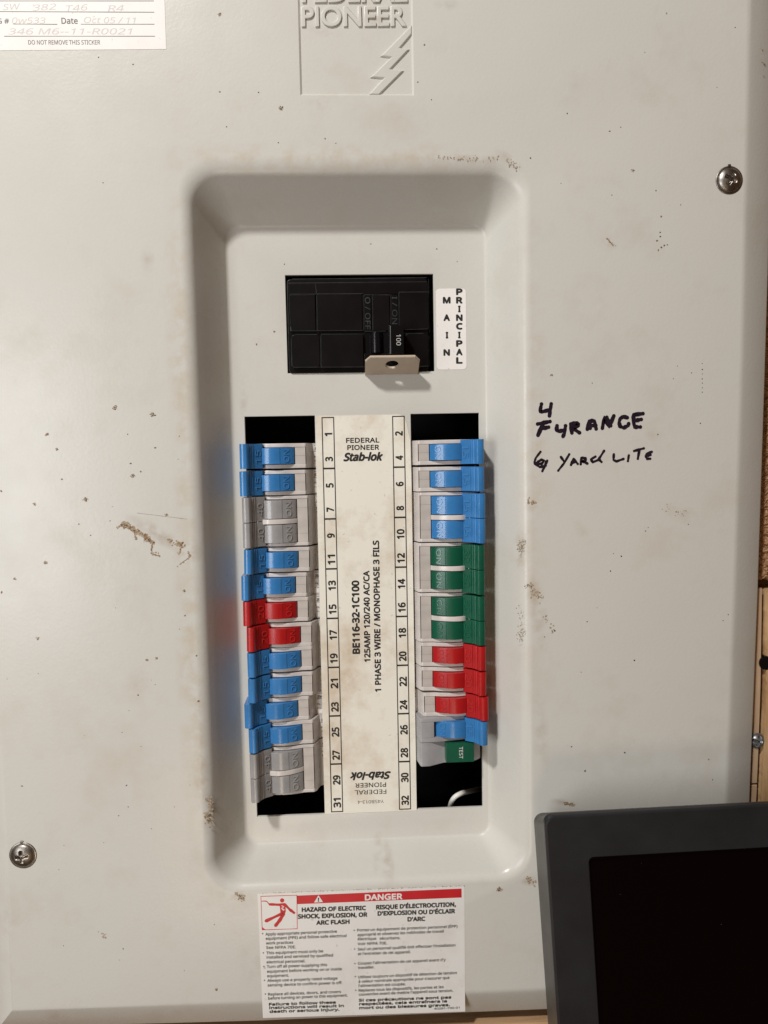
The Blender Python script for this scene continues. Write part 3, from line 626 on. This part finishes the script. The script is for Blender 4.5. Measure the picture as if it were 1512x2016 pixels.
for q in ((150, 606, 350, 606), (388, 604, 786, 602), (1175, 600, 1340, 596), (380, 625, 386, 905), (110, 650, 112, 900), (130, 912, 790, 908), (1300, 905, 1390, 900)): hair(*q, -2.9, .14)
hair(75, 110, 84, 600, -.9, .2); hair(120, 92, 1370, 78, -.9, .22); hair(1388, 95, 1398, 585, -.9, .16); hair(1392, 620, 1398, 900, -.9, .16); hair(105, 540, 108, 572, -2.3, .5); hair(800, 578, 990, 574, -2.0, .18)
b.v = rel(b.v, MO); link('scuffed_edges', mesh('scuffed_edges', b.v, b.f, M_WEAR), mb)
# embossed legends, read from top to bottom
def down(b, s, xa, ya, yb, cap, w, **k):
    a, e = np.array(mp(xa, ya, w)), np.array(mp(xa + (yb - ya) * .01, yb, w)); d = (e - a); L_ = np.linalg.norm(d); d /= L_
    text_on(b, s, (a[0], a[1], w), (d[0], d[1], 0), (-d[1] * -1, -d[0], 0) if False else (d[1], -d[0], 0), L_, cap, **k)
b = B(); down(b, 'O / OFF', 797, 262, 560, 2.5, -1.93, thick=.22, nrm=(0, 0, -1), bold=-.005); down(b, 'I / ON', 1048, 255, 512, 2.5, -1.93, thick=.22, nrm=(0, 0, -1), bold=-.005)
mpart('raised_legend', b, M_WEAR)
# lever: a dark curved roller and the numbered grip in front of it
u0, v0 = mp(800, 590, -2); u1, v1 = mp(1030, 780, -2)
mpart('lever_well', B().box(u0, u1 + 6, v0, v1, -1.4, 3), M_LEVER)
b = B(); cx = mp(905, 600, -5)[0]
b.extr([(cx + 3.4 * math.cos(a * math.pi / 12), -.6 - 3.6 * math.sin(a * math.pi / 12)) for a in range(13)], v0 + .2, v1 - .1, .1); mpart('lever_roller', b, M_LEVER)
a, c_ = mp(1018, 520, -13), mp(1162, 790, -13)
mpart('lever_grip', B().box(a[0], c_[0], a[1], c_[1], -12.5, -2.6, .35), M_LEVER)
b = B(); down(b, '100', 1088, 606, 708, 2.15, -12.56, bold=.0); mpart('rating_number', b, mat('worn_white_number', (.5, .5, .48), .5))
b = B(); hair(1032, 528, 1036, 786, -12.6, .22); b.v = rel(b.v, MO); link('scuffed_edges', mesh('scuffed_edges', b.v, b.f, mat('worn_grip_edge', (.22, .22, .23), .4)), mb)

# ---------------------------------------------------------------- stickers
def sticker_outline(name, pts, w, m_, th=.12, n=1, **k):
    b = B(); b.prism(pts, w - th, w + .02, 0.0); return b
# centre index label
idx = thing('index_label', 'yellowed number strip between the two breaker rows, lettered Stab-lok', 'label', (20, 100, 0))
IO = (20, 100, 0)
ix = [(-3.3, -.9), (38.5, -.9), (41.2, .6), (42.4, 4), (43.2, 8.5), (44.0, 12), (44.25, 30), (44.25, 204.2), (-3.4, 204.2)]
b = B(); b.prism(ix, -.14, -.02); b.v = rel(b.v, IO); b.done('paper_strip', M_INDEX, idx)
zt = -.17
b = B()
for c0 in (0.0, 35.3):
    for a in range(9):
        v_ = 25.4 * a; b.box(c0 - .25, c0 + 6.0, v_ - (.42 if 0 < a < 8 else .27), v_ + (.42 if 0 < a < 8 else .27), zt - .01, zt + .02)
    b.box(c0 - .27, c0 + .23, 0, 203.2, zt - .02, zt + .02); b.box(c0 + 5.52, c0 + 6.02, 0, 203.2, zt - .02, zt + .02)
b.v = rel(b.v, IO); b.done('number_boxes', M_INK, idx)
for k in range(16):
    for c0, num in ((0.0, 2 * k + 1), (35.3, 2 * k + 2)):
        b = B(); s_ = str(num); v_ = 12.7 * k + (8.5 if k % 2 == 0 else 8.0); wd_ = 1.9 if len(s_) == 1 else 4.7
        if s_ == '1': wd_ = 1.3
        text_on(b, s_, (c0 + 4.75, v_ + wd_ / 2, zt), (0, -1, 0), (-1, 0, 0), wd_, 3.45, bold=.05, res=4)
        b.v = rel(b.v, IO); b.done('circuit_number', M_INK, idx)
def pw(*a_, **k_):
    b = B(); text_px(b, *a_, **k_); b.v = rel(b.v, IO); b.done('printed_words', M_INK, idx)
z6 = lambda x, y: (610 + x * .19836, 810 + y * .19836); z7 = lambda x, y: (610 + x * .20833, 1200 + y * .20833)
pw('FEDERAL', z6(362, 311), z6(688, 307), 9.0, zt, bold=.04); pw('PIONEER', z6(374, 382), z6(686, 378), 9.0, zt, bold=.04)
pw('Stab-lok', z6(338, 490), z6(722, 484), 14.5, zt, bold=.062, shear=.28)
pw('BE116-32-1C100', z7(470, 415), z6(485, 1682), 13.2, zt, bold=.06)
pw('125AMP 120/240 AC/CA', z7(570, 493), z6(588, 1583), 11.0, zt, bold=.052)
pw('1 PHASE 3 WIRE / MONOPHASE 3 FILS', z7(672, 775), z6(684, 1283), 11.2, zt, bold=.052)
pw('Stab-lok', z7(760, 1533), z7(383, 1543), 14.0, zt, bold=.062, shear=.28)
pw('PIONEER', z7(719, 1634), z7(430, 1643), 8.8, zt, bold=.02); pw('FEDERAL', z7(722, 1700), z7(423, 1709), 8.8, zt, bold=.012)
pw('Y45B013-4', z7(698, 1797), z7(452, 1806), 6.6, zt, bold=.0)


# MAIN / PRINCIPAL sticker
ms = thing('main_sticker', 'small white sticker with the stacked letters MAIN and PRINCIPAL', 'sticker', (65, -43, 0)); SO = (65, -43, 0)
zm = lambda x, y: at(540 + x * .26455, 520 + y * .26455, -.1)
q = [zm(*p) for p in ((1213, 183), (1425, 180), (1418, 783), (1210, 780))]
cx0, cx1, cy0, cy1 = q[3][0], q[1][0], q[0][1], q[2][1]
b = B(); b.prism(rrect(cx0, cx1, cy0, cy1, 1.8, 5), -.12, -.01); b.v = rel(b.v, SO); b.done('vinyl', M_STKW, ms)
b = B()
for s_, x, y in [('M', 1283, 268), ('A', 1283, 398), ('I', 1285, 528), ('N', 1283, 657)] + [(c_, 1377, y) for c_, y in zip('PRINCIPAL', (205, 268, 333, 398, 462, 527, 590, 654, 716))]:
    u, v = zm(x, y); wdt = {'I': .75, 'M': 3.3}.get(s_, 2.7); text_on(b, s_, (u - wdt / 2, v + 1.4, -.15), (1, 0, 0), (0, -1, 0), wdt, 2.7, bold=.085, res=3)
b.v = rel(b.v, SO); b.done('stacked_letters', M_INK, ms)

# danger sticker
ds = thing('danger_sticker', 'white bilingual danger sticker with red band, below the recess', 'sticker', (15, 265, -22)); DO = (15, 265, -22)
zd = lambda x, y: (500 + x * .28439, 1740 + y * .28439)
WD = WF - .12
q = [at(*zd(*p), WD) for p in ((25, 70), (1457, 17), (1462, 884), (62, 929))]
b = B(); b.prism(q, WD, WF - .005); b.v = rel(b.v, DO); b.done('vinyl', M_STK, ds)
zz_ = WD - .03
def quad(b, pts, z=zz_): 
    Q_ = [at(*zd(*p), z) for p in pts]; b.add([(x, y, z) for x, y in Q_], [tuple(range(len(Q_)))])
b = B(); quad(b, [(297, 82), (1437, 33), (1438, 95), (299, 141)]); b.v = rel(b.v, DO); link('red_band', mesh('red_band', b.v, b.f, M_RED), ds)
b = B()
for a, c_ in (((48, 87), (297, 79)), ((297, 79), (300, 311)), ((300, 311), (57, 319)), ((57, 319), (48, 87))): ribbon(b, [at(*zd(*a), zz_), at(*zd(*c_), zz_)], .3, zz_)
quad(b, [(195 + 15 * math.cos(t * .5236), 115 + 15 * math.sin(t * .5236)) for t in range(12)], zz_ - .01)
quad(b, [(176, 136), (217, 133), (220, 196), (200, 212), (184, 205)], zz_ - .02)
def limb(pts, wd_): ribbon(b, [at(*zd(*p), zz_) for p in pts], wd_, zz_ - .03)
limb([(110, 142), (184, 145)], 1.25); limb([(212, 142), (250, 180), (277, 200)], 1.3); limb([(192, 207), (84, 257)], 1.5); limb([(206, 205), (180, 250), (150, 289)], 1.5); limb([(56, 120), (78, 119), (92, 124), (102, 138), (120, 140)], .45)
quad(b, [(57, 300), (57, 319), (82, 319)], zz_ - .04)
b.v = rel(b.v, DO); link('shock_figure', mesh('shock_figure', b.v, b.f, M_RED), ds)
b = B(); quad(b, [(416, 130), (478, 126), (446, 79)], zz_ - .03); text_px(b, 'DANGER', zd(770, 113), zd(1025, 105), 40 * .284, zz_ - .03, bold=.05)
limb([(190, 150), (208, 160), (190, 168), (210, 180)], .35); limb([(192, 172), (204, 184)], .3)
b.v = rel(b.v, DO); link('white_print', mesh('white_print', b.v, b.f, M_WHITEP), ds)
b = B(); text_px(b, '!', zd(442, 122), zd(450, 122), 26 * .284, zz_ - .06, bold=.03)
H = [('HAZARD OF ELECTRIC', 333, 193, 773, 180), ('SHOCK, EXPLOSION, OR', 306, 240, 783, 226), ('ARC FLASH', 433, 283, 660, 275), ("RISQUE D'ÉLECTROCUTION,", 848, 176, 1397, 155), ("D'EXPLOSION OU D'ÉCLAIR", 858, 219, 1390, 202), ("D'ARC", 1065, 259, 1184, 255)]
for s_, xa, ya, xb, yb in H: text_px(b, s_, zd(xa, ya), zd(xb, yb), 29 * .284, zz_, bold=.07)
H = [('Failure to follow these', 105, 843, 566, 828), ('instructions will result in', 107, 867, 621, 852), ('death or serious injury.', 109, 893, 590, 878), ('Si ces précautions ne sont pas', 727, 815, 1365, 793), ('respectées, cela entraînera la', 729, 841, 1335, 820), ('mort ou des blessures graves.', 730, 868, 1355, 846)]
for s_, xa, ya, xb, yb in H: text_px(b, s_, zd(xa, ya), zd(xb, yb), 19 * .284, zz_, bold=.075)
H = [('Apply appropriate personal protective', 80, 358, 574, 338), ('equipment (PPE) and follow safe electrical', 82, 388, 640, 368), ('work practices', 84, 420, 271, 414), ('See NFPA 70E.', 85, 451, 290, 446),
     ('This equipment must only be', 86, 488, 479, 474), ('installed and serviced by qualified', 88, 518, 547, 503), ('electrical personnel.', 88, 551, 355, 543), ('Turn off all power supplying this', 90, 583, 506, 569),
     ('equipment before working on or inside', 91, 616, 608, 598), ('equipment.', 92, 647, 241, 642), ('Always use a properly rated voltage', 93, 679, 578, 662), ('sensing device to confirm power is off.', 95, 711, 611, 693),
     ('Replace all devices, doors, and covers', 98, 774, 602, 755), ('before turning on power to this equipment.', 99, 802, 648, 780),
     ('Portez un équipement de protection personnel (ÉPP)', 715, 330, 1408, 303), ('approprié et observez les méthodes de travail', 717, 362, 1313, 337), ('électrique   sécuritaire.', 718, 391, 1013, 383), ('Voir NFPA 70E.', 718, 425, 922, 419),
     ("Seul un personnel qualifié doit effectuer l'installation", 719, 462, 1394, 433), ("et l'entretien de cet appareil.", 720, 494, 1084, 480), ("Coupez l'alimentation de cet appareil avant d'y", 720, 560, 1327, 534), ('travailler.', 722, 590, 834, 585),
     ('Utilisez toujours un dispositif de détection de tension', 722, 655, 1404, 624), ("à valeur nominale appropriée pour s'assurer que", 724, 685, 1353, 658), ("l'alimentation est coupée.", 725, 715, 1050, 702),
     ('Replacez tous les dispositifs, les portes et les', 725, 747, 1313, 722), ("couvercles avant de mettre l'appareil sous tension.", 726, 775, 1378, 747), ('40281-730-01', 1247, 871, 1423, 863)]
for s_, xa, ya, xb, yb in H: text_px(b, s_, zd(xa, ya), zd(xb, yb), (14 if s_[0] == '4' else 20) * .284, zz_, bold=.03)
for x, y in ((60, 345), (65, 478), (69, 573), (73, 668), (79, 763), (694, 322), (697, 452), (699, 552), (702, 642), (705, 737)): quad(b, [(x + 5 * math.cos(k), y + 5 * math.sin(k)) for k in range(6)])
b.v = rel(b.v, DO); b.done('black_print', M_INK, ds)
b = B(); random.seed(3)
for k in range(230):                      # dirt caught on the sticker's upper edge
    x = 25 + random.random() * 1435; y = 70 - (x - 25) * .0371 + random.gauss(-2, 2.4); u, v = at(*zd(x, y), WF); flake(b, u, v, WF - .06, random.uniform(.1, .32), .1, 6)
b.v = rel(b.v, DO); link('edge_dirt', mesh('edge_dirt', b.v, b.f, M_MUD), ds, kind='stuff')

# inspection sticker, top left
ns = thing('inspection_sticker', 'white inspection sticker with faded handwriting, upper left corner of the cover', 'sticker', (-110, -180, -22)); NO = (-110, -180, -22)
zi = lambda x, y: (x * .22487, y * .22487)
q = [at(*zi(*p), WF - .1) for p in ((-90, -160), (1436, -160), (1455, 430), (-90, 442))]
b = B(); b.prism(q, WF - .12, WF - .005); b.v = rel(b.v, NO); b.done('paper', M_STKW, ns)
b = B(); zs = WF - .15
for a, c_ in (((-80, 8), (1345, 8)), ((-80, 101), (1348, 107)), ((118, 210), (500, 213)), ((710, 212), (1350, 212)), ((38, 317), (1355, 317))): ribbon(b, [at(*zi(*a), zs), at(*zi(*c_), zs)], .28, zs)
text_px(b, 'Date', zi(540, 207), zi(680, 207), 10.3, zs, bold=.02); text_px(b, 'G #', zi(-25, 205), zi(80, 205), 8.5, zs, bold=.02); text_px(b, 'DO NOT REMOVE THIS STICKER', zi(248, 389), zi(877, 389), 7.6, zs, bold=.008)
b.v = rel(b.v, NO); b.done('form_print', M_GREYINK, ns)
b = B()
for s_, xa, ya, xb, yb in (('SW', 25, 88, 180, 82), ('382', 285, 94, 495, 82), ('T46', 580, 100, 770, 88), ('R4', 945, 100, 1085, 95), ('0w533', 105, 205, 400, 205), ('Oct 05 / 11', 735, 200, 1190, 205), ('346 M6--11-R0021', 70, 300, 1160, 300)):
    text_px(b, s_, zi(xa, ya), zi(xb, yb), 10.5, zs, bold=-.012, shear=.2)
b.v = rel(b.v, NO); b.done('faded_handwriting', M_PENCIL, ns)

# ---------------------------------------------------------------- screws
def screw(px, py, w, R, rot, label, nub=True, m_=None, seat=None):
    u, v = at(px, py, w - 2); t = thing('screw', label, 'screw', (u, v, w))
    b = B(); NR, NA = 22, 48; vs = [(0, 0, 0)]; rad = R * .84
    def hgt(x, y):
        r = math.hypot(x, y) / rad; h = 3.0 * math.sqrt(max(0, 1 - .82 * r * r)) - 3.0 * math.sqrt(.18) + .7
        ca, sa = math.cos(rot), math.sin(rot); X, Y = abs(x * ca + y * sa), abs(-x * sa + y * ca)
        arm = min(max(0, (.8 - Y) / .3), 1) * min(max(0, (3.1 - X) / 1.2), 1); arm2 = min(max(0, (.8 - X) / .3), 1) * min(max(0, (3.1 - Y) / 1.2), 1)
        return h - 1.9 * max(min(1, arm), min(1, arm2))
    vs = [(0, 0, -hgt(0, 0))]
    for i in range(1, NR + 1):
        for k in range(NA):
            a = 2 * math.pi * k / NA; r = rad * i / NR; x, y = r * math.cos(a), r * math.sin(a); vs.append((x, y, -hgt(x, y)))
    for rr, h in ((rad * 1.005, .25), (R * .95, .3), (R, .0), (R, -.6)):
        for k in range(NA):
            a = 2 * math.pi * k / NA; vs.append((rr * math.cos(a), rr * math.sin(a), -h))
    fs = [(0, 1 + k, 1 + (k + 1) % NA) for k in range(NA)]
    for i in range(NR + 3): fs += [(1 + i * NA + k, 1 + i * NA + (k + 1) % NA, 1 + (i + 1) * NA + (k + 1) % NA, 1 + (i + 1) * NA + k) for k in range(NA)]
    b.add(vs, fs).done('head', m_ or M_CHROME, t, 60)
    if nub:
        b = B(); b.box(-.9, .5, -R - .7, -R + .6, -.5, .3, .2); b.done('burr', m_ or M_CHROME, t)
    return t
screw(1440, 352, WF, 6.6, .5, 'shiny pan head screw at the upper right of the panel cover')
screw(42, 1688, WF, 6.6, 1.45, 'shiny pan head screw at the lower left of the panel cover')

# ---------------------------------------------------------------- timber round the panel
st = thing('wooden_stud', 'tan wooden board standing along the lower right edge of the panel', 'board', (222, 150, 14)); TO = (222, 150, 14)
WST = -11.0
def edge_u(rows, w): return [at(x, y, w) for x, y in rows]
for rows in (((1501, 1158), (1498, 1350), (1493, 1500), (1491, 1542)), ((1491, 1546), (1488, 1600), (1479, 1800))):
    q = edge_u(rows, WST); b = B(); eu = lambda v_: float(np.interp(v_, [-14, 90, 197, 306], [217.6, 216.0, 213.6, 211.4])) + .35
    b.prism([(eu(q[0][1]), q[0][1])] + q + [(eu(q_[1]), q_[1]) for q_ in q[:0:-1]], WST, 40, .4); b.v = rel(b.v, TO); b.done('board', M_WOODV, st)
b = B(); u, v = at(1508, 1305, WST - .5); b.prism([(u + 3.6 * math.cos(k * .3927), v + 3.6 * math.sin(k * .3927)) for k in range(16)], WST - .8, 16); b.v = rel(b.v, TO); b.done('dark_hole', M_LEVER, st)  # solid black disc added in place of a round dark hole in the board
screw(1494, 1461, WST - .2, 4.0, .3, 'dull grey screw driven into the tan board right of the panel', False, mat('dull_zinc', (.33, .34, .35), .4, .8, var=.4, vscale=300))
random.seed(5)
WSP = -11.6
pts = []
for i in range(90):
    y = 1165 + i * 6; x = np.interp(y, [1160, 1380, 1440, 1500, 1570, 1700], [1511, 1509, 1506, 1502, 1500, 1496]); u, v = at(x, y, WSP); pts.append((u + random.uniform(-.22, .22), v))
b = B(); b.prism(pts + [(250, pts[-1][1]), (250, pts[0][1])], WSP, 14, .0); o = b.done('splintered_board', M_EDGE); o['label'] = 'pale split-edged board at the far right edge beside the tan board'; o['category'] = 'board'
# rough brown fibre mat upper right
b = B(); nx, ny = 60, 450; X0, X1, Y0, Y1 = 207, 257, -120, 86.5
import mathutils
vs = []
for j in range(ny + 1):
    for i in range(nx + 1):
        x = X0 + (X1 - X0) * i / nx; y = Y0 + (Y1 - Y0) * j / ny
        h = mathutils.noise.noise(Vector((x * 1.5, y * 1.1, 0))) * 1.3 + mathutils.noise.noise(Vector((x * .35, y * .35, 7))) * 1.8 + random.uniform(-.35, .35)
        vs.append((x + random.uniform(-.2, .2), y + (random.uniform(-1.2, 1.2) if j == ny else 0), -5.6 + h * .7))
fs = [(j * (nx + 1) + i, j * (nx + 1) + i + 1, (j + 1) * (nx + 1) + i + 1, (j + 1) * (nx + 1) + i) for j in range(ny) for i in range(nx)]
nb = len(vs)
ring = [i for i in range(nx + 1)] + [(j) * (nx + 1) + nx for j in range(1, ny + 1)] + [ny * (nx + 1) + i for i in range(nx - 1, -1, -1)] + [j * (nx + 1) for j in range(ny - 1, 0, -1)]
vs += [(vs[r][0], vs[r][1], 12) for r in ring]; n = len(ring); fs += [(ring[k], ring[(k + 1) % n], nb + (k + 1) % n, nb + k) for k in range(n)]
b.add(vs, fs); o = link('fibre_mat', mesh('fibre_mat', b.v, b.f, M_FIBRE)); o['label'] = 'coarse brown fibre mat showing along the upper right edge of the panel'; o['category'] = 'insulation'
# ledge below
lg = thing('wooden_ledge', 'light pine ledge running under the bottom edge of the panel cover', 'ledge', (0, 330, 0)); LO = (0, 330, 0)
b = B(); b.prism([(-190, 308.4), (-40, 310.6), (110, 312.6), (240, 314.5), (240, 316.6), (110, 315.2), (-40, 313.2), (-190, 311.0)], -15, 30, .3); b.v = rel(b.v, LO); b.done('upper_strip', M_WOODH, lg)
b = B(); b.prism([(-190, 311.6), (-40, 313.8), (110, 315.8), (240, 317.4), (240, 370), (-190, 370)], -17, 30, .6); b.v = rel(b.v, LO); b.done('board', M_WOODH, lg)

# ---------------------------------------------------------------- monitor
mo = thing('monitor', 'switched off black flat screen with charcoal bezel, lower right foreground', 'monitor', (170, 300, -50)); OO = (170, 300, -50)
WB, WFM = -36.0, -56.0
def rrm(cx, cy, ex, ey, Lx, Ly, r, n=8):
    """rounded rectangle from its upper left corner, with unit edge vectors ex, ey"""
    out = []
    for x, y in rrect(0, Lx, 0, Ly, r, n): out.append((cx + ex[0] * x + ey[0] * y, cy + ex[1] * x + ey[1] * y))
    return out
def unit(a, b_): d = np.array(b_) - np.array(a); return d / np.linalg.norm(d)
def frame(TL, TRp, BLp, w):
    a, r_, d_ = at(*TL, w), at(*TRp, w), at(*BLp, w); ex = unit(a, r_); ey = unit(a, d_); return a, ex, ey
a, ex, ey = frame((1050, 1601), (1512, 1577), (1079, 2016), WB); back = rrm(a[0], a[1], ex, ey, 330, 262, 4.5)
a, ex, ey = frame((1072, 1608), (1512, 1584), (1099, 2016), WFM); front = rrm(a[0], a[1], ex, ey, 318, 250, 4.0)
def lerp(A_, B_, t): return [(p[0] + (q[0] - p[0]) * t, p[1] + (q[1] - p[1]) * t) for p, q in zip(A_, B_)]
def inset(loop, d):
    c0 = np.mean(np.array(loop), axis=0); return rrm(a[0] + ex[0] * d + ey[0] * d, a[1] + ex[1] * d + ey[1] * d, ex, ey, 318 - 2 * d, 250 - 2 * d, 4.0 if d < 2 else 2.2)
def strips(b, ls, cap=None):
    n = len(ls[0][0])
    for (A_, wa), (B_, wb) in zip(ls, ls[1:]): b.add([(x, y, wa) for x, y in A_] + [(x, y, wb) for x, y in B_], [(k, (k + 1) % n, n + (k + 1) % n, n + k) for k in range(n)])
    if cap is not None: b.add([(x, y, ls[cap][1]) for x, y in ls[cap][0]], [tuple(range(n))])
b = B(); bk0 = back; cb = np.mean(np.array(back), axis=0)
ls = [([tuple(np.array(p) + (cb - np.array(p)) * .16) for p in back], WB + 11), (back, WB), (lerp(back, front, .1), WB - 4), (lerp(back, front, .82), WFM + 3.2), (lerp(back, front, .93), WFM + 1.6), (lerp(back, front, .93), WFM + 2.6)]
strips(b, ls, 0); b.v = rel(b.v, OO); b.done('back_shell', M_SHELLM, mo, 40)
A2 = lerp(back, front, .90)
b = B(); SI = 21.0
scr = at(1156, 1686, WFM); dS = np.array(scr) - np.array(a); dx_ = float(dS @ ex); dy_ = float(dS @ ey)
SB = at(1185, 2016, WFM)
def srect(gx, gy, r): return rrm(a[0] + ex[0] * gx + ey[0] * gy, a[1] + ex[1] * gx + ey[1] * gy, ex, ey, 318 - 2 * gx, 250 - 2 * gy, r)
o0 = inset(front, .0); ls = [(o0, WFM + 3.0), (o0, WFM + .9), (inset(front, .3), WFM + .25), (inset(front, .9), WFM), (srect(dx_ - .5, dy_ - .5, 2.6), WFM), (srect(dx_ - .1, dy_ - .1, 2.4), WFM + .3), (srect(dx_ + .3, dy_ + .3, 2.2), WFM + 2.2)]
strips(b, ls); b.v = rel(b.v, OO); b.done('bezel', M_BEZEL, mo, 40)
b = B(); q = srect(dx_ + .1, dy_ + .1, 2.2); b.prism(q, WFM + 2.1, WFM + 6); b.v = rel(b.v, OO); b.done('screen', M_SCREEN, mo)
b = B()
for x, y in ((1465, 1672), (1221, 1761), (1263, 1700), (1420, 1820)):
    u, v = at(x, y, WFM + 2); flake(b, u, v, WFM + 2.07, random.uniform(.1, .2), .08, 6)
b.v = rel(b.v, OO); link('dust_specks', mesh('dust_specks', b.v, b.f, mat('dust', (.22, .2, .18), .8)), mo, kind='stuff')
